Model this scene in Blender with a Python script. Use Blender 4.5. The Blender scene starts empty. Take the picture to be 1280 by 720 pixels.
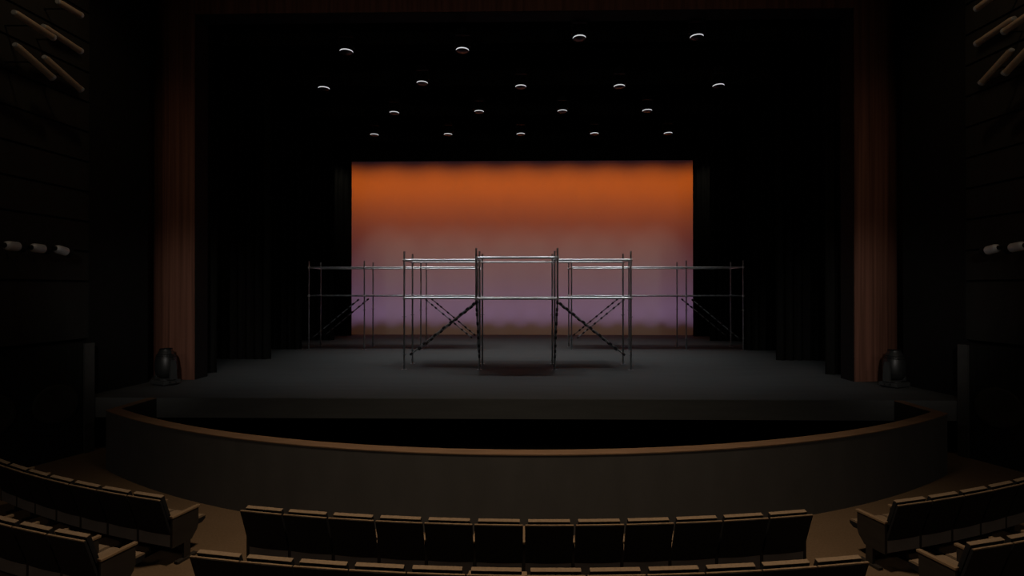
import bpy, bmesh, math, random
from mathutils import Vector, Matrix
random.seed(7)
PI = math.pi
scene = bpy.context.scene
col = scene.collection
S = 1.055            # stage level above the auditorium floor
EYE = 3.205          # camera height

# ------------------------------------------------------------------ camera
cam_d = bpy.data.cameras.new('camera')
cam_d.sensor_width = 36.0
cam_d.lens = 18.0                      # 640 px focal length at 1280 px
cam_d.clip_end = 200
cam = bpy.data.objects.new('camera', cam_d)
col.objects.link(cam)
cam.location = (0, 0, EYE)
cam.rotation_euler = (PI/2 + math.atan(2/640), 0, math.atan(11/640))
scene.camera = cam

# ------------------------------------------------------------------ world, exposure
w = bpy.data.worlds.new('world')
scene.world = w
w.use_nodes = True
w.node_tree.nodes['Background'].inputs[0].default_value = (0.0, 0.0, 0.0, 1)
w.node_tree.nodes['Background'].inputs[1].default_value = 0.0
vs = scene.view_settings
vs.view_transform = 'Standard'
vs.look = 'None'
vs.exposure = 0.0
vs.gamma = 1.0
vs.use_curve_mapping = False
scene.cycles.max_bounces = 6
scene.cycles.use_denoising = True
scene.cycles.caustics_reflective = False
scene.cycles.caustics_refractive = False

# ------------------------------------------------------------------ lights
def spot(loc, target, power, color, angle, blend, size=0.12):
    l = bpy.data.lights.new('spot_light', 'SPOT')
    l.energy = power; l.color = color
    l.spot_size = math.radians(angle); l.spot_blend = blend
    l.shadow_soft_size = size
    o = bpy.data.objects.new('spot_light', l)
    col.objects.link(o)
    o.location = loc
    d = Vector(target) - Vector(loc)
    o.rotation_euler = d.to_track_quat('-Z', 'Y').to_euler()
    return o

# house downlights in the auditorium ceiling
spot((0.0, 4.6, 10.6), (0.0, 3.4, 0), 2150, (1.0, 0.77, 0.54), 95, 1.0, 0.5)
# unseen fill spots added on the house side for proscenium, apron and pit rail
for s_ in (-1, 1):
    spot((s_*7.0, -1.5, 7.2), (s_*2.5, 10.0, 2.2), 150, (1.0, 0.84, 0.70), 96, 0.9, 0.4)
# unseen spots added to brighten the column feet, warm ones over the side walls
for s_ in (-1, 1):
    spot((s_*2.5, 1.0, 5.0), (s_*8.3, 12.4, S+1.25), 560, (1.0, 0.93, 0.86), 24, 1.0, 0.2)
    spot((s_*6.3, 7.6, 10.9), (s_*8.5, 9.2, 7.6), 85, (1.0, 0.70, 0.42), 70, 1.0, 0.2)
# cyclorama flood row above, one lamp per pool of orange
for i in range(-4, 5):
    for e in (-0.52, 0.0, 0.52):
        spot((2.23*i+e, 24.2, 9.9), (2.23*i+e, 26.2, 7.0), 45, (1.0, 0.168, 0.0), 110, 1.0, 0.1)
# pale warm floods behind the fourth border
for i in range(-6, 7):
    spot((1.7*i, 22.1, 10.3), (1.7*i, 26.2, 3.0), 132 if i % 2 == 0 else 112, (1.0, 0.88, 0.68), 41, 1.0, 0.1)
# violet ground row in the trough
for i in range(-9, 10):
    spot((1.1*i, 24.8, 0.3), (1.1*i, 26.2, 3.5), 34, (0.70, 0.437, 1.0), 70, 1.0, 0.1)

# ------------------------------------------------------------------ materials
def mat(name, color, rough=0.6, metal=0.0, var=0.0, scale=(6, 6, 6), bump=0.0, spec=0.5, detail=4):
    m = bpy.data.materials.new(name)
    m.use_nodes = True
    nt = m.node_tree
    b = nt.nodes['Principled BSDF']
    b.inputs['Base Color'].default_value = (*color, 1)
    b.inputs['Roughness'].default_value = rough
    b.inputs['Metallic'].default_value = metal
    b.inputs['Specular IOR Level'].default_value = spec
    if var or bump:
        tc = nt.nodes.new('ShaderNodeTexCoord')
        mp = nt.nodes.new('ShaderNodeMapping')
        mp.inputs['Scale'].default_value = scale
        nz = nt.nodes.new('ShaderNodeTexNoise')
        nz.inputs['Scale'].default_value = 1.0
        nz.inputs['Detail'].default_value = detail
        nt.links.new(tc.outputs['Object'], mp.inputs['Vector'])
        nt.links.new(mp.outputs['Vector'], nz.inputs['Vector'])
        if var:
            r = nt.nodes.new('ShaderNodeValToRGB')
            r.color_ramp.elements[0].position = 0.3
            r.color_ramp.elements[1].position = 0.7
            r.color_ramp.elements[0].color = (*[c*(1-var) for c in color], 1)
            r.color_ramp.elements[1].color = (*[min(1, c*(1+var)) for c in color], 1)
            nt.links.new(nz.outputs['Fac'], r.inputs['Fac'])
            nt.links.new(r.outputs['Color'], b.inputs['Base Color'])
        if bump:
            bp = nt.nodes.new('ShaderNodeBump')
            bp.inputs['Strength'].default_value = bump
            bp.inputs['Distance'].default_value = 0.02
            nt.links.new(nz.outputs['Fac'], bp.inputs['Height'])
            nt.links.new(bp.outputs['Normal'], b.inputs['Normal'])
    return m

def emit(name, color, strength):
    m = bpy.data.materials.new(name)
    m.use_nodes = True
    b = m.node_tree.nodes['Principled BSDF']
    b.inputs['Base Color'].default_value = (0.05, 0.05, 0.05, 1)
    b.inputs['Emission Color'].default_value = (*color, 1)
    b.inputs['Emission Strength'].default_value = strength
    return m

M = dict(
    stage=mat('painted_stage_boards', (0.0570, 0.0605, 0.0600), 0.75, var=0.10, scale=(0.6, 5, 1), spec=0.15),
    fascia=mat('stage_fascia', (0.078, 0.082, 0.082), 0.8, var=0.08, scale=(1, 1, 8), spec=0.2),
    carpet=mat('brown_carpet', (0.125, 0.082, 0.048), 0.95, var=0.12, scale=(40, 40, 40), bump=0.2, spec=0.1),
    pitwall=mat('pit_wall_plaster', (0.078, 0.076, 0.073), 0.85, var=0.08, scale=(3, 3, 1.5), spec=0.2),
    pitcap=mat('pit_rail_wood', (0.17, 0.105, 0.062), 0.7, var=0.15, scale=(2, 14, 2), spec=0.2),
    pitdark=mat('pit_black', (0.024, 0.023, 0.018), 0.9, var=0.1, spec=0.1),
    redwood=mat('red_brown_timber', (0.22, 0.098, 0.066), 0.6, var=0.35, scale=(14, 14, 0.25), spec=0.25),
    wallpanel=mat('dark_wall_panel', (0.020, 0.020, 0.018), 0.8, var=0.1, scale=(1, 6, 1), spec=0.2),
    cabframe=mat('dark_grey_cabinet_frame', (0.050, 0.051, 0.050), 0.8, var=0.1, spec=0.15),
    black=mat('black_paint', (0.006, 0.006, 0.006), 0.8, var=0.1, spec=0.2),
    velour=mat('black_velour', (0.014, 0.014, 0.013), 1.0, var=0.2, scale=(20, 20, 1), spec=0.0),
    cyc=mat('cyclorama_cloth', (0.72, 0.72, 0.72), 0.95, var=0.02, scale=(0.6, 0.6, 0.4), spec=0.0),
    steel=mat('galvanised_steel', (0.78, 0.79, 0.81), 0.40, metal=0.85, var=0.03, scale=(5, 5, 5)),
    shadedsteel=mat('shaded_scaffold_steel', (0.34, 0.35, 0.36), 0.34, metal=0.9, var=0.25, scale=(9, 9, 3)),  # darker copy of the galvanised steel, dimness of the uprights painted in
    steeldark=mat('dull_steel_coupler', (0.30, 0.31, 0.33), 0.5, metal=0.8, var=0.2, scale=(30, 30, 30)),
    bracesteel=mat('worn_brace_steel', (0.36, 0.37, 0.39), 0.4, metal=0.8, var=0.45, scale=(9, 9, 9)),
    coupleriron=mat('blackened_coupler_iron', (0.035, 0.035, 0.04), 0.5, metal=0.5, var=0.3, scale=(30, 30, 30)),
    deck=mat('steel_deck_plank', (0.20, 0.20, 0.21), 0.6, metal=0.5, var=0.15, scale=(1, 12, 1)),
    fixture=mat('black_fixture_shell', (0.010, 0.010, 0.011), 0.6, spec=0.12, var=0.1, scale=(12, 12, 12)),
    lens=mat('dark_lens_glass', (0.012, 0.012, 0.014), 0.35, spec=0.3, var=0.1),
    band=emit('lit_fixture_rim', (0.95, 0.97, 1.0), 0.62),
    mover=mat('dark_grey_mover_shell', (0.018, 0.020, 0.020), 0.42, var=0.12, scale=(8, 8, 30)),
    moverframe=mat('grey_mover_frame', (0.048, 0.052, 0.052), 0.5, var=0.1, scale=(8, 8, 8)),
    canshell=mat('grey_can_shell', (0.58, 0.60, 0.62), 0.45, metal=0.2, var=0.1, scale=(10, 10, 10)),
    tubeshell=mat('brown_grey_tube_shell', (0.34, 0.27, 0.20), 0.55, var=0.15, scale=(9, 9, 9)),
    ring=mat('pale_metal_ring', (0.42, 0.45, 0.48), 0.4, metal=0.3, var=0.1),
    seatshell=mat('black_seat_shell', (0.010, 0.010, 0.011), 0.75, var=0.1, scale=(10, 10, 10), spec=0.15),
    seatfabric=mat('tan_seat_fabric', (0.21, 0.150, 0.098), 0.95, var=0.12, scale=(60, 60, 60), spec=0.1),
    seatwood=mat('tan_arm_wood', (0.20, 0.135, 0.080), 0.7, var=0.15, scale=(20, 3, 20), spec=0.2),
    seatside=mat('dark_brown_seat_panel', (0.026, 0.021, 0.017), 0.8, var=0.12, scale=(3, 3, 12), spec=0.15),
    seatbase=mat('grey_brown_seat_base', (0.15, 0.135, 0.125), 0.85, var=0.1, scale=(4, 4, 4), spec=0.15),
)

# ------------------------------------------------------------------ mesh helpers
def new_bm():
    return bmesh.new()

def add_box(bm, lo, hi, mtx=None, bevel=0.0):
    lo, hi = Vector(lo), Vector(hi)
    r = bmesh.ops.create_cube(bm, size=1.0)
    c = (lo+hi)/2; s = hi-lo
    for v in r['verts']:
        v.co = Vector((v.co.x*s.x, v.co.y*s.y, v.co.z*s.z)) + c
    if bevel:
        es = list({e for v in r['verts'] for e in v.link_edges})
        g = bmesh.ops.bevel(bm, geom=es, offset=bevel, segments=2, affect='EDGES', profile=0.7)
        vs_ = list({v for f in g['faces'] for v in f.verts} | {v for v in r['verts'] if v.is_valid})
    else:
        vs_ = r['verts']
    if mtx is not None:
        bmesh.ops.transform(bm, matrix=mtx, verts=vs_)

def add_prism(bm, pts, axis, a, b):
    """closed outline pts (2D) extruded along axis from a to b"""
    def mk(p, t):
        if axis == 'x': return (t, p[0], p[1])
        if axis == 'y': return (p[0], t, p[1])
        return (p[0], p[1], t)
    A = [bm.verts.new(mk(p, a)) for p in pts]
    B = [bm.verts.new(mk(p, b)) for p in pts]
    n = len(pts)
    bm.faces.new(A); bm.faces.new(B[::-1])
    for i in range(n):
        bm.faces.new((A[i], B[i], B[(i+1) % n], A[(i+1) % n]))

def add_tube(bm, p0, p1, r, seg=10, r1=None):
    p0, p1 = Vector(p0), Vector(p1)
    r1 = r if r1 is None else r1
    d = (p1-p0); L = d.length; d.normalize()
    q = d.to_track_quat('Z', 'X').to_matrix()
    A, B = [], []
    for i in range(seg):
        t = 2*PI*i/seg
        v = q @ Vector((math.cos(t), math.sin(t), 0))
        A.append(bm.verts.new(p0 + v*r)); B.append(bm.verts.new(p1 + v*r1))
    bm.faces.new(A[::-1]); bm.faces.new(B)
    for i in range(seg):
        bm.faces.new((A[i], A[(i+1) % seg], B[(i+1) % seg], B[i]))

def add_lathe(bm, prof, seg=24, mtx=None):
    """profile (r, z) revolved about local z"""
    mtx = mtx or Matrix.Identity(4)
    rings = []
    for r, z in prof:
        if r < 1e-5:
            rings.append([bm.verts.new(mtx @ Vector((0, 0, z)))])
        else:
            rings.append([bm.verts.new(mtx @ Vector((r*math.cos(2*PI*i/seg), r*math.sin(2*PI*i/seg), z))) for i in range(seg)])
    for a, b in zip(rings[:-1], rings[1:]):
        for i in range(seg):
            j = (i+1) % seg
            if len(a) == 1 and len(b) > 1: bm.faces.new((a[0], b[j], b[i]))
            elif len(b) == 1 and len(a) > 1: bm.faces.new((a[i], a[j], b[0]))
            elif len(a) > 1: bm.faces.new((a[i], a[j], b[j], b[i]))

def obj(name, bm, m, parent=None, smooth=False):
    bmesh.ops.recalc_face_normals(bm, faces=bm.faces[:])
    me = bpy.data.meshes.new(name)
    bm.to_mesh(me); bm.free()
    me.materials.append(m)
    if smooth:
        me.polygons.foreach_set('use_smooth', [True]*len(me.polygons))
        try:
            me.set_sharp_from_angle(angle=math.radians(38))
        except Exception:
            pass
    o = bpy.data.objects.new(name, me)
    col.objects.link(o)
    if parent is not None: o.parent = parent
    return o

def tag(o, label=None, cat=None, group=None, kind=None):
    if label: o['label'] = label
    if cat: o['category'] = cat
    if group: o['group'] = group
    if kind: o['kind'] = kind
    return o

def struct(name, bm, m, parent=None, label=None, smooth=False):
    o = obj(name, bm, m, parent, smooth)
    o['kind'] = 'structure'
    if label: o['label'] = label
    return o

def thing(name, label, cat, loc=(0, 0, 0), rotz=0.0, group=None):
    o = bpy.data.objects.new(name, None)
    o.empty_display_size = 0.1
    col.objects.link(o)
    o.location = loc; o.rotation_euler = (0, 0, rotz)
    tag(o, label, cat, group)
    return o

def copy_tree(o, parent=None):
    c = o.copy(); col.objects.link(c); c.parent = parent
    for ch in list(o.children):
        copy_tree(ch, c)
    return c

# ------------------------------------------------------------------ room shell
PC = Vector((0.0, 19.584)); PR = 12.90          # centre and outer radius of the orchestra pit wall
PX = 7.40                                       # outer half width of the pit
A0 = math.asin(PX/PR)
def arc(R, a): return (PC.x + R*math.sin(a), PC.y - R*math.cos(a))

# auditorium floor, cut around the pit
bm = new_bm()
N = 48
pts = [arc(PR-0.05, -A0 + 2*A0*i/N) for i in range(N+1)]
poly = [(-13, -4), (13, -4), (13, 11.0), (PX-0.05, 11.0)] + [(p[0], p[1]) for p in pts[::-1]] + [(-PX+0.05, 11.0), (-13, 11.0)]
add_prism(bm, poly, 'z', -0.12, 0.0)
struct('floor', bm, M['carpet'])

bm = new_bm(); add_box(bm, (-PX-.3, 6.5, -1.4), (PX+.3, 12.4, -1.3))
struct('pit_floor', bm, M['pitdark'])
bm = new_bm(); add_box(bm, (-13, 12.2, -1.4), (13, 12.4, S-0.4))
struct('wall_under_stage', bm, M['pitdark'])

# pit wall: arc plus the two straight returns to the stage, with a timber cap
def pit_outline(ro, ri, xo, xi):
    ao = math.asin(xo/ro); ai = math.asin(xi/ri)
    o = [(xo, 10.06)] + [arc(ro, ao - 2*ao*i/N) for i in range(N+1)] + [(-xo, 10.06)]
    n = [(-xi, 10.06)] + [arc(ri, -ai + 2*ai*i/N) for i in range(N+1)] + [(xi, 10.06)]
    return o, n
def ribbon(bm, o, n, z0, z1):
    L = o; R = n[::-1]
    k = len(L)
    v = [[bm.verts.new((p[0], p[1], z)) for p in q] for q in (L, R) for z in (z0, z1)]
    for i in range(k-1):
        bm.faces.new((v[0][i], v[0][i+1], v[1][i+1], v[1][i]))
        bm.faces.new((v[2][i], v[2][i+1], v[3][i+1], v[3][i]))
        bm.faces.new((v[1][i], v[1][i+1], v[3][i+1], v[3][i]))
        bm.faces.new((v[0][i], v[0][i+1], v[2][i+1], v[2][i]))
    for i in (0, k-1):
        bm.faces.new((v[0][i], v[1][i], v[3][i], v[2][i]))
bm = new_bm(); o_, n_ = pit_outline(PR, PR-0.19, PX, PX-0.15); ribbon(bm, o_, n_, -1.3, S-0.014)
pw = struct('wall_orchestra_pit', bm, M['pitwall'], smooth=True)
bm = new_bm(); o_, n_ = pit_outline(PR+0.006, PR-0.205, PX+0.006, PX-0.16); ribbon(bm, o_, n_, S-0.014, S)
struct('rail_cap', bm, M['pitcap'], pw, 'thin brown timber cap on the curved pit wall')

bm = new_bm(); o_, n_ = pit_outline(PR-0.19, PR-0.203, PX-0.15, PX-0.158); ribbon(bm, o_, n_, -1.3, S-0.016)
struct('pit_shade_lining', bm, M['pitdark'], pw)  # added dark sheet, stands in for the shade inside the pit wall

# stage
bm = new_bm()
add_box(bm, (-13, 10.09, S-0.06), (13, 24.36, S))
struct('stage_floor', bm, M['stage'])
bm = new_bm(); add_box(bm, (-13, 10.07, S-0.395), (13, 10.13, S-0.005))
struct('trim_1', bm, M['fascia'])
bm = new_bm(); add_box(bm, (-13, 10.16, S-0.40), (13, 10.6, S-0.34)); add_box(bm, (-13, 10.6, S-0.40), (13, 12.3, S-0.34))
struct('trim_2', bm, M['pitdark'])
# trough for the ground row
bm = new_bm(); add_box(bm, (-13, 24.30, -0.2), (13, 24.36, S-0.06)); add_box(bm, (-13, 24.30, -0.3), (13, 26.6, -0.2))
struct('floor_trough', bm, M['pitdark'])
bm = new_bm(); add_box(bm, (-13.2, 27.0, -0.3), (13.2, 27.2, 16))
struct('wall_back', bm, M['black'])
for s, nm in ((-1, 'wall_stage_left'), (1, 'wall_stage_right')):
    bm = new_bm(); add_box(bm, (s*13.1-0.1, 12.6, -0.3), (s*13.1+0.1, 27.2, 16))
    struct(nm, bm, M['black'])
bm = new_bm(); add_box(bm, (-13.2, 12.6, 16), (13.2, 27.2, 16.2))
struct('ceiling_fly_tower', bm, M['black'])

# proscenium: two rounded timber columns and the header
CY = 12.08; CXi = 7.79; CR = 2.0
for s, nm in ((-1, 'column_left'), (1, 'column_right')):
    bm = new_bm()
    n = 28
    out = [(s*CXi, CY)]
    for i in range(1, n+1):
        a = (PI/2)*i/n
        out.append((s*(CXi + CR*math.sin(a)), CY + CR*(1-math.cos(a))))
    RI = CR-0.45
    for i in range(n, -1, -1):
        a = (PI/2)*i/n
        out.append((s*(CXi + RI*math.sin(a)), CY + CR - RI*math.cos(a)))
    add_prism(bm, out, 'z', S, 11.2)
    struct(nm, bm, M['redwood'], smooth=True)
for s, nm in ((-1, 'shade_trim_left'), (1, 'shade_trim_right')):
    bm = new_bm(); add_box(bm, (s*(CXi-0.009)-0.009, CY+0.03, S), (s*(CXi-0.009)+0.009, CY+0.5, 9.81))
    struct(nm, bm, M['black'])  # black boards added in place of shade on the columns' inner faces
bm = new_bm(); add_box(bm, (-CXi+0.02, CY+0.05, 9.795), (CXi-0.02, CY+0.5, 9.808))
struct('shade_trim_soffit', bm, M['black'])  # black board added in place of shade under the header
bm = new_bm(); add_box(bm, (-CXi, CY+0.02, 9.81), (CXi, CY+0.5, 11.2))
struct('trim_3', bm, M['redwood'])

# auditorium side walls: plain return by the column, then boards with open joints
for s, nm in ((-1, 'left'), (1, 'right')):
    bm = new_bm()
    o = [(s*8.64, 11.72), (s*8.79, 10.42), (s*8.80, 10.78), (s*10.2, 10.9), (s*10.2, 13.2), (s*9.2, 13.2)]
    o = [(s*8.64, 11.72), (s*8.79, 10.30), (s*9.05, 10.30), (s*10.2, 11.2), (s*10.2, 11.72)]
    add_prism(bm, o, 'z', S, 11.0)
    struct('wall_return_'+nm, bm, M['black'])
    bm = new_bm()
    zs = [2.20, 3.37, 3.978, 4.586, 5.194, 5.802, 6.410, 7.018, 7.626, 8.234, 8.842, 9.45, 10.06, 11.0]
    d = Vector((0.061, 1.0)).normalized()
    for z0, z1 in zip(zs[:-1], zs[1:]):
        xa = 8.79; ya = 10.75
        y_end = 3.0
        xb = xa + 0.061*(ya-y_end)
        q = [(s*xa, ya), (s*xb, y_end), (s*(xb+0.06), y_end), (s*(xa+0.06), ya)]
        add_prism(bm, q, 'z', z0+0.022, z1-0.022)
    struct('wall_'+nm, bm, M['wallpanel'])
    bm = new_bm()
    q = [(s*8.87, 10.75), (s*9.35, 3.0), (s*9.45, 3.0), (s*8.97, 10.75)]
    add_prism(bm, q, 'z', 2.22, 11.0)
    struct('wall_backing_'+nm, bm, M['black'])
    bm = new_bm(); add_box(bm, (s*10.3-0.1, 2.0, 0.0), (s*10.3+0.1, 11.0, 2.22)); add_box(bm, (min(s*8.9, s*10.3), 10.8, 0.0), (max(s*8.9, s*10.3), 10.95, 2.22))
    struct('wall_niche_'+nm, bm, M['black'])
bm = new_bm(); add_box(bm, (-10.5, -4, 11.2), (10.5, 12.3, 11.4))
struct('ceiling', bm, M['black'])

# ------------------------------------------------------------------ backcloth and drapes
cy = thing('cyclorama', 'tall backcloth glowing orange at top and violet at bottom behind the scaffolds', 'backdrop', (0, 0, 0))
bm = new_bm(); add_box(bm, (-10.5, 26.2, -0.15), (10.5, 26.212, 11.6))
obj('cloth', bm, M['cyc'], cy)
bm = new_bm(); add_tube(bm, (-10.6, 26.2, 11.63), (10.6, 26.2, 11.63), 0.03); obj('pipe', bm, M['black'], cy)

def wavy(x0, x1, y, amp, per, th=0.02):
    n = max(8, int(abs(x1-x0)/per*8))
    f, b = [], []
    for i in range(n+1):
        x = x0 + (x1-x0)*i/n
        yy = y + amp*math.sin(2*PI*i/8.0 + 0.4)
        f.append((x, yy)); b.append((x, yy+th))
    return f + b[::-1]
LEG_Y = [13.1, 15.7, 18.3, 21.58, 23.7]
ordn = ['nearest the proscenium', 'second from the proscenium', 'third from the proscenium, level with the rear scaffolds', 'fourth from the proscenium', 'farthest upstage beside the lit backcloth']
inner = {-1: [7.875, 7.735, 7.90, 7.92, 7.885], 1: [7.725, 7.77, 7.93, 7.925, 7.935]}
for s, sd in ((-1, 'left'), (1, 'right')):
    for k, y in enumerate(LEG_Y):
        bm = new_bm(); xi = inner[s][k]
        add_prism(bm, wavy(s*xi, s*(xi+(2.3 if k else 1.6)), y, 0.05, 0.26), 'z', S+0.005, 11.5)
        o = obj('stage_curtain', bm, M['velour'], None, True)
        tag(o, 'tall black %s wing curtain, %s' % (sd, ordn[k]), 'curtain', 'black wing curtains')
bord = ['nearest the header', 'second from the header', 'third from the header', 'fourth from the header', 'lowest, crossing the top of the lit backcloth']
for k, (y, zb) in enumerate(zip([13.25, 15.85, 18.45, 21.75, 23.85], [9.6, 9.55, 9.5, 9.55, 9.21])):
    bm = new_bm()
    add_prism(bm, wavy(-9.6, 9.6, y, 0.035 if k < 4 else 0.006, 0.32), 'z', zb, 15.98)
    o = obj('border_curtain', bm, M['velour'], None, True)
    tag(o, 'wide black overhead border curtain, %s' % bord[k], 'curtain', 'black border curtains')

# ------------------------------------------------------------------ scaffolds
RT = 0.0242
def tube_part(name, p0, p1, parent, m='steel', r=RT):
    bm = new_bm(); add_tube(bm, p0, p1, r)
    return obj(name, bm, M[m], parent, True)

def coupler_bm(bm, p, ax='x', r=0.042):
    x, y, z = p
    h = 0.036
    if ax == 'x':
        add_tube(bm, (x-h, y, z), (x+h, y, z), r, 8)
        add_tube(bm, (x, y, z-h), (x, y, z+h), r, 8)
        add_box(bm, (x-0.018, y-r-0.03, z-0.012), (x+0.018, y-r+0.01, z+0.012))
    else:
        add_tube(bm, (x, y-h, z), (x, y+h, z), r, 8)
        add_tube(bm, (x, y, z-h), (x, y, z+h), r, 8)
        add_box(bm, (x-r-0.03, y-0.018, z-0.012), (x-r+0.01, y+0.018, z+0.012))

TOP, RAIL, MID = S+3.185, S+2.945, S+1.925
def standard(root, x, y, z0=S, z1=TOP, base=True):
    st = tube_part('standard', (x, y, z0+(0.02 if base else 0)), (x, y, z1), root, 'shadedsteel')
    for z in (RAIL, MID):
        bm = new_bm()
        coupler_bm(bm, (x, y, z), 'x')
        obj('coupler', bm, M['steel'], st, True)
    if base:
        bm = new_bm()
        add_box(bm, (x-0.065, y-0.065, S), (x+0.065, y+0.065, S+0.008))
        add_tube(bm, (x, y, S+0.008), (x, y, S+0.12), 0.019, 10)
        add_tube(bm, (x, y, S+0.10), (x, y, S+0.13), 0.036, 10)
        obj('base_jack', bm, M['steeldark'], st, True)
        for z in (S+0.42, S+1.42):
            bm = new_bm()
            add_tube(bm, (x, y, z-0.006), (x, y, z+0.006), 0.058, 8)
            obj('rosette', bm, M['steeldark'], st, True)
    return st

def brace(root, p0, p1):
    p0, p1 = Vector(p0), Vector(p1)
    b = tube_part('brace', p0, p1, root, 'bracesteel', 0.021)
    d = (p1-p0); u = d.normalized()
    for t in (0.02, 0.14, 0.22, 0.38, 0.52, 0.63, 0.78, 0.88, 0.98):
        c = p0 + d*t
        bm = new_bm()
        add_tube(bm, c-u*0.045, c+u*0.045, 0.030, 8)
        add_box(bm, c+Vector((-0.02, -0.055, -0.03)), c+Vector((0.02, -0.02, 0.03)))
        obj('swivel_coupler', bm, M['coupleriron'], b, True)
    return b

def deck(root, x0, x1, y0, y1):
    bm = new_bm()
    n = max(2, round((y1-y0)/0.32)); wd = (y1-y0)/n
    for k in range(n):
        add_box(bm, (x0+0.03, y0+k*wd+0.006, MID-0.022), (x1-0.03, y0+(k+1)*wd-0.006, MID+0.018))
    return obj('deck', bm, M['deck'], root)

def ledger(root, p0, p1, name='ledger', r=RT):
    return tube_part(name, p0, p1, root, r=r)

# front scaffold with the cantilevered middle bay
XF = [-3.141, -1.11, 0.910, 2.944]; YA, YB, YC = 13.75, 14.80, 12.73
root = thing('scaffold', 'large front scaffold at centre stage with a forward-jutting middle bay', 'scaffold', (0, 0, 0), 0, 'steel tube scaffolds on the stage')
for x in XF:
    for y in (YA, YB):
        standard(root, x, y)
for x in XF[1:3]:
    standard(root, x, YC, S+1.80, TOP, False)
    brace(root, (x, YC, S+1.86), (x, YA-0.05, S+0.34))
for i in range(3):
    x0, x1 = XF[i], XF[i+1]
    yf = YC if i == 1 else YA
    rr = 0.030
    ledger(root, (x0, yf, MID), (x1, yf, MID), r=rr); ledger(root, (x0, YB, MID), (x1, YB, MID))
    ledger(root, (x0, yf, RAIL), (x1, yf, RAIL), 'guard_rail', r=rr)
    ledger(root, (x0, YB, RAIL), (x1, YB, RAIL), 'guard_rail')
    if i == 1: ledger(root, (x0, YA, MID), (x1, YA, MID))
    deck(root, x0, x1, yf+0.03, YB-0.03)
for i, x in enumerate(XF):
    ledger(root, (x, YC if i in (1, 2) else YA, MID), (x, YB, MID), 'transom')
    if i in (0, 3): ledger(root, (x, YA, RAIL), (x, YB, RAIL), 'guard_rail')
    else: ledger(root, (x, YC, RAIL), (x, YA, RAIL), 'guard_rail')
for y in (YA, YB):
    e = -0.045 if y == YA else 0.045
    brace(root, (XF[0]+0.17, y+e, S+0.40), (XF[1]-0.12, y+e, S+1.80))
    brace(root, (XF[3]-0.17, y+e, S+0.40), (XF[2]+0.12, y+e, S+1.80))

def rear_scaffold(xs, label, b1, b3):
    ya, yb = 18.30, 19.38
    root = thing('scaffold', label, 'scaffold', (0, 0, 0), 0, 'steel tube scaffolds on the stage')
    for x in xs:
        for y in (ya, yb): standard(root, x, y)
        ledger(root, (x, ya, MID), (x, yb, MID), 'transom')
    for x in (xs[0], xs[-1]):
        ledger(root, (x, ya, RAIL), (x, yb, RAIL), 'guard_rail')
    for x0, x1 in zip(xs[:-1], xs[1:]):
        for y in (ya, yb):
            tube_part('ledger', (x0, y, MID), (x1, y, MID), root, 'shadedsteel')  # weaker light on the rear ledgers put into the darker steel
            ledger(root, (x0, y, RAIL), (x1, y, RAIL), 'guard_rail')
        deck(root, x0, x1, ya+0.03, yb-0.03)
    for y, e in ((ya, -0.05), (yb, 0.05)):
        for (x0, x1, up) in (b1, b3):
            zl, zh = S+0.42, S+1.80
            brace(root, (x0, y+e, zl if up else zh), (x1, y+e, zh if up else zl))
    return root
rear_scaffold([-7.628, -5.62, -3.583, -1.546], 'three-bay scaffold at the left rear, partly in front of the black wing curtain',
              (-7.47, -5.80, True), (-3.40, -1.73, False))
rear_scaffold([1.809, 3.85, 5.880, 7.890], 'three-bay scaffold at the right rear, partly in front of the black wing curtain',
              (1.99, 3.67, True), (6.06, 7.72, False))

# ------------------------------------------------------------------ overhead wash lights
def wash_light(x, y, z, label):
    t = thing('wash_light', label, 'stage light', (x, y, z), 0, 'round wash lights hung over the stage')
    bm = new_bm()
    add_lathe(bm, [(0, 0.30), (0.07, 0.30), (0.11, 0.27), (0.145, 0.16), (0.152, 0.045), (0.152, 0.028)], 24)
    obj('body', bm, M['fixture'], t, True)
    bm = new_bm()
    add_lathe(bm, [(0.153, 0.029), (0.159, 0.029), (0.159, 0.002), (0.153, 0.002), (0.153, 0.029)], 28)
    obj('lit_rim', bm, M['band'], t, True)
    bm = new_bm(); add_lathe(bm, [(0.138, 0.002), (0.161, 0.002), (0.161, -0.004), (0.138, -0.004), (0.138, 0.002)], 28); obj('bezel', bm, M['fixture'], t, True)
    bm = new_bm()
    add_lathe(bm, [(0, -0.022), (0.06, -0.016), (0.11, -0.004), (0.1395, 0.002), (0.1525, 0.002), (0.1525, 0.02), (0, 0.02)], 24)
    obj('lens', bm, M['lens'], t, True)
    bm = new_bm()
    for s in (-1, 1):
        add_box(bm, (s*0.185-0.014, -0.035, 0.10), (s*0.185+0.014, 0.035, 0.40))
        add_tube(bm, (s*0.14, 0, 0.14), (s*0.20, 0, 0.14), 0.022, 10)
    add_box(bm, (-0.199, -0.035, 0.39), (0.199, 0.035, 0.425))
    obj('yoke', bm, M['fixture'], t)
    bm = new_bm(); add_box(bm, (-0.13, -0.10, 0.425), (0.13, 0.10, 0.53), bevel=0.012); obj('base', bm, M['fixture'], t)
    bm = new_bm(); add_tube(bm, (0, 0, 0.53), (0, 0, 10.2-z+0.02), 0.02); add_box(bm, (-0.03, -0.05, 10.2-z-0.04), (0.03, 0.05, 10.2-z+0.05))
    obj('hanging_clamp', bm, M['black'], t)
    spot((x, y, z-0.06), (x, y+AIM[y], S), WASH[y], (0.97, 0.99, 1.0), 70, 1.0, 0.26)
    return t
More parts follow.
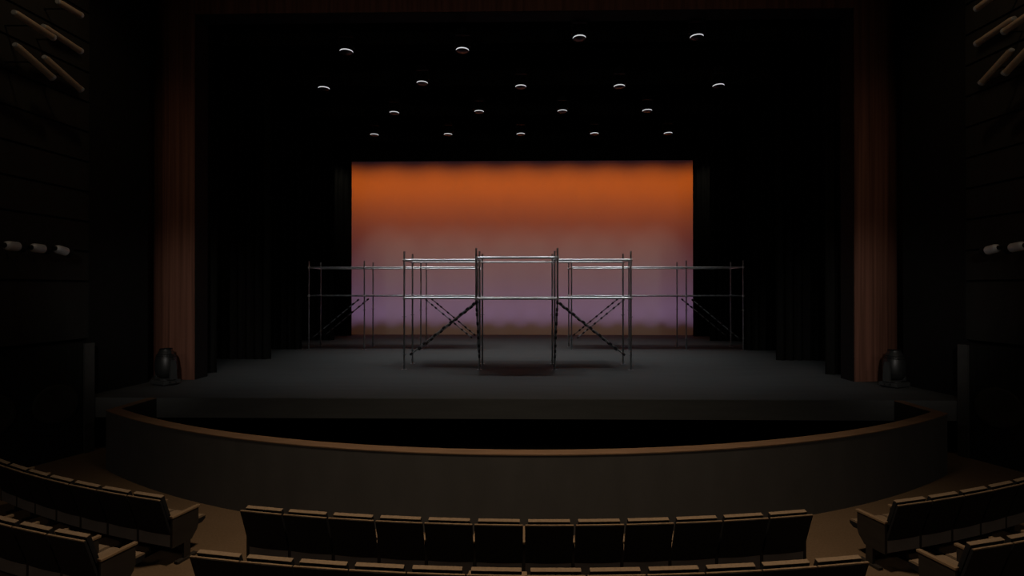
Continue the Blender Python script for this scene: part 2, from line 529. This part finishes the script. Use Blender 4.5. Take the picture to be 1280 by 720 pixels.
ROWS = [
    (12.60, [(-4.32, 9.08), (-1.44, 9.09), (1.44, 9.37), (4.31, 9.37)], 'overhead row nearest the audience'),
    (14.90, [(-5.77, 9.08), (-2.88, 9.22), (0.0, 9.09), (2.86, 9.08), (5.72, 9.08)], 'second overhead row'),
    (17.40, [(-4.32, 9.22), (-1.42, 9.24), (1.41, 9.24), (4.28, 9.24)], 'third overhead row'),
    (20.00, [(-5.75, 9.26), (-2.85, 9.26), (0.0, 9.26), (2.87, 9.26), (5.73, 9.26)], 'rearmost row above the backcloth'),
]
WASH = {12.60: 340, 14.90: 100, 17.40: 470, 20.00: 80}
AIM = {12.60: 1.2, 14.90: 0.0, 17.40: 1.2, 20.00: 0.0}
num = {4: ['leftmost', 'second from left', 'third from left', 'rightmost'], 5: ['leftmost', 'second from left', 'middle', 'fourth from left', 'rightmost']}
for k, (y, fs, nm) in enumerate(ROWS):
    for j, (x, z) in enumerate(fs):
        wash_light(x, y, z, 'round white-rimmed wash light, %s of the %s' % (num[len(fs)][j], nm))
    bm = new_bm(); add_tube(bm, (-7.4, y, 10.2), (7.4, y, 10.2), 0.025)
    for q in range(5): add_tube(bm, (-6.8+3.4*q, y, 10.2), (-6.8+3.4*q, y, 15.99), 0.006, 6)
    o = obj('lighting_bar', bm, M['black'])
    tag(o, 'black horizontal pipe carrying the wash lights of the %s' % nm, 'lighting bar', 'overhead lighting bars')

# ------------------------------------------------------------------ floor moving heads beside the columns
def moving_head(x, y, rz, label):
    t = thing('moving_head_light', label, 'stage light', (x, y, S), rz, 'moving head lights on the stage floor')
    bm = new_bm()
    add_box(bm, (-0.24, -0.19, 0.02), (0.24, 0.19, 0.11), bevel=0.018)
    b = obj('base', bm, M['moverframe'], t)
    bm = new_bm()
    for sx in (-1, 1):
        for sy in (-1, 1):
            add_lathe(bm, [(0, 0.0), (0.03, 0.0), (0.026, 0.025), (0, 0.025)], 10, Matrix.Translation((sx*0.17, sy*0.16, 0)))
    obj('rubber_foot', bm, M['black'], b)
    bm = new_bm()
    for s in (-1, 1):
        add_tube(bm, (s*0.24, -0.06, 0.08), (s*0.31, -0.09, 0.04), 0.016, 8)
        add_tube(bm, (s*0.31, -0.09, 0.04), (s*0.31, 0.09, 0.04), 0.016, 8)
        add_tube(bm, (s*0.24, 0.06, 0.08), (s*0.31, 0.09, 0.04), 0.016, 8)
    obj('carry_handle', bm, M['mover'], b)
    bm = new_bm()
    add_lathe(bm, [(0, 0.11), (0.13, 0.11), (0.13, 0.13), (0, 0.13)], 20)
    for s in (-1, 1):
        add_prism(bm, [(-0.075, 0.13), (0.075, 0.13), (0.065, 0.44), (0.04, 0.56), (-0.04, 0.56), (-0.065, 0.44)], 'x', s*0.262-0.026, s*0.262+0.026)
    add_box(bm, (-0.285, -0.075, 0.125), (0.285, 0.075, 0.150))
    obj('yoke', bm, M['moverframe'], t)
    bm = new_bm()
    prof = [(0, 0.155), (0.08, 0.160), (0.13, 0.18), (0.175, 0.215), (0.203, 0.27), (0.216, 0.34), (0.220, 0.42), (0.216, 0.50), (0.202, 0.59), (0.180, 0.67), (0.150, 0.735), (0.130, 0.765), (0.122, 0.80)]
    add_lathe(bm, prof + [(0, 0.80)], 32)
    h = obj('head', bm, M['mover'], t, True)
    bm = new_bm()
    for z, r in ((0.62, 0.193), (0.65, 0.184), (0.68, 0.173)):
        add_lathe(bm, [(r-0.004, z), (r+0.006, z), (r+0.006, z+0.012), (r-0.004, z+0.012), (r-0.004, z)], 32)
    obj('cooling_fin', bm, M['black'], h)
    bm = new_bm()
    add_lathe(bm, [(0.10, 0.80), (0.126, 0.80), (0.126, 0.815), (0.10, 0.815), (0.10, 0.80)], 28)
    obj('lens_ring', bm, M['black'], h)
    return t
moving_head(-8.06, 11.50, math.radians(-24), 'egg-shaped moving head light on the stage floor at the left column foot')
moving_head(8.28, 11.50, math.radians(24), 'egg-shaped moving head light on the stage floor at the right column foot')

# ------------------------------------------------------------------ side speaker cabinets
def cabinet(s, sd):
    p0 = Vector((-8.47 if s < 0 else 8.43, 10.04)); d = Vector((s*0.366, -1.0)).normalized()
    nrm = Vector((-d.y*s, d.x*s)) if s < 0 else Vector((d.y*-1*-1, 0))
    ang = math.atan2(d.y, d.x)
    t = thing('speaker_cabinet', 'large dark bass speaker cabinet built beside the %s end of the pit' % sd, 'speaker', (p0.x, p0.y, 0), ang, 'side speaker cabinets')
    L = 2.2; Hc = 2.15
    o = 1 if s < 0 else -1         # local y pointing towards the hall
    def yb(a, b): return (min(o*a, o*b), max(o*a, o*b))
    bm = new_bm()
    y0, y1 = yb(-0.60, -0.06)
    add_box(bm, (0.0, y0, 0.0), (L, y1, Hc))
    obj('body', bm, M['black'], t)
    bm = new_bm()
    y0, y1 = yb(-0.06, 0.0)
    add_box(bm, (0.0, y0, 0.0), (0.17, y1, Hc)); obj('frame_post', bm, M['cabframe'], t)
    bm = new_bm(); add_box(bm, (L-0.10, y0, 0.0), (L, y1, Hc)); obj('frame_post', bm, M['cabframe'], t)
    bm = new_bm()
    y0, y1 = yb(-0.06, -0.045)
    add_box(bm, (0.17, y0, 0.0), (L-0.10, y1, Hc))
    obj('grille', bm, M['velour'], t)
    for cx in (0.62, 1.58):
        bm = new_bm()
        mt = Matrix.Translation((cx, o*-0.045, 1.05)) @ Matrix.Rotation(o*-PI/2, 4, 'X')
        add_lathe(bm, [(0, 0.0), (0.08, 0.004), (0.30, 0.022), (0.33, 0.03), (0.36, 0.022), (0.37, 0.0)], 28, mt)
        obj('cone', bm, M['pitdark'], t, True)
cabinet(-1, 'left'); cabinet(1, 'right')

# ------------------------------------------------------------------ lights on the side walls
def bar_light(name, label, p0, p1, r, m, wall_x, group, short):
    """lamp body lying from p0 (rear) to p1 (lens end) with yoke and wall arm"""
    p0, p1 = Vector(p0), Vector(p1)
    d = p1-p0; L = d.length; u = d.normalized()
    c = (p0+p1)/2
    t = thing(name, label, 'stage light', c, 0, group)
    q = u.to_track_quat('Z', 'X').to_matrix().to_4x4()
    def bmL(prof, seg=20):
        b = new_bm(); add_lathe(b, prof, seg, q); return b
    h = L/2
    if short:
        obj('can', bmL([(0, -h), (r*0.55, -h), (r*0.9, -h+0.03), (r, -h+0.06), (r, h), (r*0.93, h), (r*0.93, h-0.04), (0, h-0.05)]), M[m], t, True)
        obj('lens_hood', bmL([(r*0.94, h-0.02), (r*1.10, h), (r*1.16, h+0.07), (r*1.10, h+0.07), (r*0.92, h-0.01), (r*0.94, h-0.02)]), M['black'], t, True)
        obj('rear_cap', bmL([(0, -h-0.06), (r*0.45, -h-0.05), (r*0.55, -h+0.002), (0, -h+0.002)]), M['black'], t, True)
    else:
        obj('tube', bmL([(0, -h), (r*0.8, -h), (r, -h+0.04), (r, h-0.02), (0, h-0.02)]), M[m], t, True)
        obj('lens_ring', bmL([(0, h-0.02), (r*1.08, h-0.02), (r*1.08, h+0.02), (r*0.85, h+0.02), (r*0.80, h-0.012), (0, h-0.012)]), M['ring'], t, True)
        obj('rear_cap', bmL([(0, -h-0.025), (r*0.7, -h-0.022), (r*0.8, -h+0.002), (0, -h+0.002)]), M['ring'], t, True)
    s = 1 if c.x > 0 else -1
    b = new_bm(); add_tube(b, (s*r*0.8, 0, 0), (wall_x-c.x, 0, 0), 0.014, 8)
    add_box(b, (min(s*(r+0.001), s*(r+0.02)), -0.03, -0.03), (max(s*(r+0.001), s*(r+0.02)), 0.03, 0.03))
    obj('wall_arm', b, M['black'], t)
    return t
gC = 'short can lights low on the side walls'; gT = 'long tube lights high on the side walls'
for k, (y0, z0, y1, z1) in enumerate([(8.15, 3.925, 8.37, 3.918), (8.60, 3.925, 8.82, 3.915), (9.05, 3.945, 9.27, 3.900)]):
    bar_light('can_light', 'short grey can light on the left wall, %s of three' % ['nearest the audience', 'middle', 'nearest the stage'][k],
              (-8.36, y0, z0), (-8.36, y1, z1), 0.078, 'canshell', -8.90, gC, True)
for k, (y0, z0, y1, z1) in enumerate([(8.66, 3.94, 8.89, 3.915), (9.12, 3.94, 9.34, 3.905)]):
    bar_light('can_light', 'short grey can light on the right wall, %s of two' % ['nearer the audience', 'nearer the stage'][k],
              (8.38, y0, z0), (8.38, y1, z1), 0.078, 'canshell', 8.90, gC, True)
TL = [((8.34, 7.80), (9.03, 7.735), 'upper pair, nearer the audience'), ((8.86, 7.835), (9.60, 7.755), 'upper pair, nearer the stage'),
      ((8.36, 7.27), (9.02, 7.01), 'lower pair, nearer the audience'), ((8.88, 7.30), (9.61, 7.025), 'lower pair, nearer the stage'),
      ((9.14, 8.43), (9.60, 8.44), 'topmost near the picture edge')]
for (y0, z0), (y1, z1), nm in TL:
    bar_light('tube_light', 'long brownish tube light on the left wall, %s' % nm, (-8.40, y0, z0), (-8.40, y1, z1), 0.058, 'tubeshell', -8.92, gT, False)
TR = [((8.86, 7.82), (9.55, 7.735), 'upper pair, nearer the stage'), ((8.35, 7.79), (9.02, 7.69), 'upper pair, nearer the audience'),
      ((8.90, 7.30), (9.46, 6.975), 'lower pair, nearer the stage'), ((8.42, 7.30), (9.01, 6.96), 'lower pair, nearer the audience'),
      ((9.02, 8.44), (9.55, 8.38), 'topmost near the picture edge')]
for (y0, z0), (y1, z1), nm in TR:
    bar_light('tube_light', 'long brownish tube light on the right wall, %s' % nm, (8.40, y0, z0), (8.40, y1, z1), 0.058, 'tubeshell', 8.92, gT, False)

# ------------------------------------------------------------------ theatre seats
SW = 0.515
def arm_side(x, parent):
    bm = new_bm()
    add_prism(bm, [(0.0, 0.215), (0.0, 0.558), (0.345, 0.558), (0.345, 0.36), (0.325, 0.30), (0.25, 0.215)], 'x', x-0.018, x+0.018)
    p = obj('side_panel', bm, M['seatside'], parent)
    bm = new_bm(); add_box(bm, (x-0.026, -0.005, 0.558), (x+0.026, 0.365, 0.584), bevel=0.006)
    obj('armrest', bm, M['seatwood'], p)
    bm = new_bm(); add_box(bm, (x-0.017, 0.15, 0.03), (x+0.017, 0.235, 0.215)); add_box(bm, (x-0.03, 0.06, 0.0), (x+0.03, 0.32, 0.03))
    obj('foot', bm, M['seatside'], p)
    return p

def seat_proto():
    t = thing('theatre_seat', 'x', 'theatre seat')
    bm = new_bm()                                   # reclined shell with a softly rounded outline
    n = 6; th = 0.022
    def shell_pt(u, v): # u -1..1 across, v 0..1 up
        y = 0.0 - 0.135*v; z = 0.365 + 0.445*v
        wdt = 0.2475 - 0.006*(1-v)
        return Vector((u*wdt, y - 0.010*(1-u*u), z))
    F = [[bm.verts.new(shell_pt(-1+2*i/8, j/n)) for i in range(9)] for j in range(n+1)]
    B = [[bm.verts.new(shell_pt(-1+2*i/8, j/n)+Vector((0, th, 0.005))) for i in range(9)] for j in range(n+1)]
    for j in range(n):
        for i in range(8):
            bm.faces.new((F[j][i], F[j][i+1], F[j+1][i+1], F[j+1][i])); bm.faces.new((B[j][i], B[j+1][i], B[j+1][i+1], B[j][i+1]))
    for j in range(n):
        bm.faces.new((F[j][0], F[j+1][0], B[j+1][0], B[j][0])); bm.faces.new((F[j][8], B[j][8], B[j+1][8], F[j+1][8]))
    for i in range(8):
        bm.faces.new((F[0][i], B[0][i], B[0][i+1], F[0][i+1])); bm.faces.new((F[n][i], F[n][i+1], B[n][i+1], B[n][i]))
    sh = obj('back_shell', bm, M['seatshell'], t, True)
    bm = new_bm(); add_box(bm, (-0.245, -0.139, 0.808), (0.245, -0.119, 0.820), bevel=0.003)
    obj('edge_strip', bm, M['seatwood'], sh)
    bm = new_bm()                                   # padded back
    a = math.atan2(0.135, 0.445)
    mt = Matrix.Translation((0, 0.060, 0.40)) @ Matrix.Rotation(a, 4, 'X')
    add_box(bm, (-0.214, -0.020, 0.0), (0.214, 0.022, 0.452), mt, bevel=0.007)
    bc = obj('back_cushion', bm, M['seatshell'], t, True)
    bm = new_bm(); add_box(bm, (-0.214, -0.020, 0.450), (0.214, 0.022, 0.458), mt, bevel=0.003)
    obj('top_trim', bm, M['seatfabric'], bc)
    bm = new_bm()
    add_prism(bm, [(0.03, 0.385), (0.03, 0.402), (0.44, 0.414), (0.482, 0.402), (0.490, 0.388)], 'x', -0.222, 0.222)
    pan = obj('seat_pan', bm, M['seatfabric'], t)
    bm = new_bm()
    add_prism(bm, [(0.03, 0.330), (0.03, 0.385), (0.492, 0.388), (0.486, 0.355), (0.44, 0.325)], 'x', -0.224, 0.224)
    obj('pan_shell', bm, M['seatshell'], pan)
    bm = new_bm(); add_box(bm, (-0.238, 0.0, 0.225), (0.238, 0.022, 0.372)); add_box(bm, (-0.20, 0.022, 0.28), (0.20, 0.36, 0.338))
    obj('base_panel', bm, M['seatbase'], t)
    arm_side(-SW/2, t)
    return t

def ordinal(i):
    return ['first', 'second', 'third', 'fourth', 'fifth', 'sixth', 'seventh', 'eighth', 'ninth', 'tenth', 'eleventh', 'twelfth'][i]
SC = Vector((0.03, 21.3))
proto = None
def place_seat(R, th, label, group, last=False):
    global proto
    if proto is None:
        proto = seat_proto(); o = proto
    else:
        o = copy_tree(proto)
    o.location = (SC.x + R*math.sin(th), SC.y - R*math.cos(th), 0)
    o.rotation_euler = (0, 0, th)
    o['label'] = label; o['group'] = group
    return o
R1, R2 = 15.97, 16.89
ends = []
def block(R, x0, n, sgn, text, group, xend=None):
    rt = R + 0.09
    a0 = math.asin((x0-SC.x)/rt)
    st = (math.asin((xend-SC.x)/rt)-a0)/n if xend is not None else sgn*SW/rt
    for i in range(n):
        o = place_seat(R, a0+(i+0.5)*st, text % ordinal(i), group)
        if st > 0 and i == n-1: ends.append(o)
        if st < 0 and i == 0: ends.append(o)
block(R1, -3.033, 12, 1, 'black-backed tan seat, %s from the left aisle in the front centre row', 'front centre row of seats', 3.098)
block(R2, -2.961, 12, 1, 'black-backed tan seat cut by the picture bottom, %s from left in second centre row', 'second centre row of seats', 3.048)
block(R1, -4.061, 7, -1, 'black-backed tan seat, %s from the aisle in the front left block row', 'front left row of seats')
block(R2, -4.122, 4, -1, 'black-backed tan seat, %s from the aisle in the second left block row', 'second left row of seats')
block(R1, 4.147, 5, 1, 'black-backed tan seat, %s from the aisle in the front right block row', 'front right row of seats')
block(R2, 4.135, 3, 1, 'black-backed tan seat, %s from the aisle in the second right block row', 'second right row of seats')
for o in ends:
    arm_side(SW/2, o)
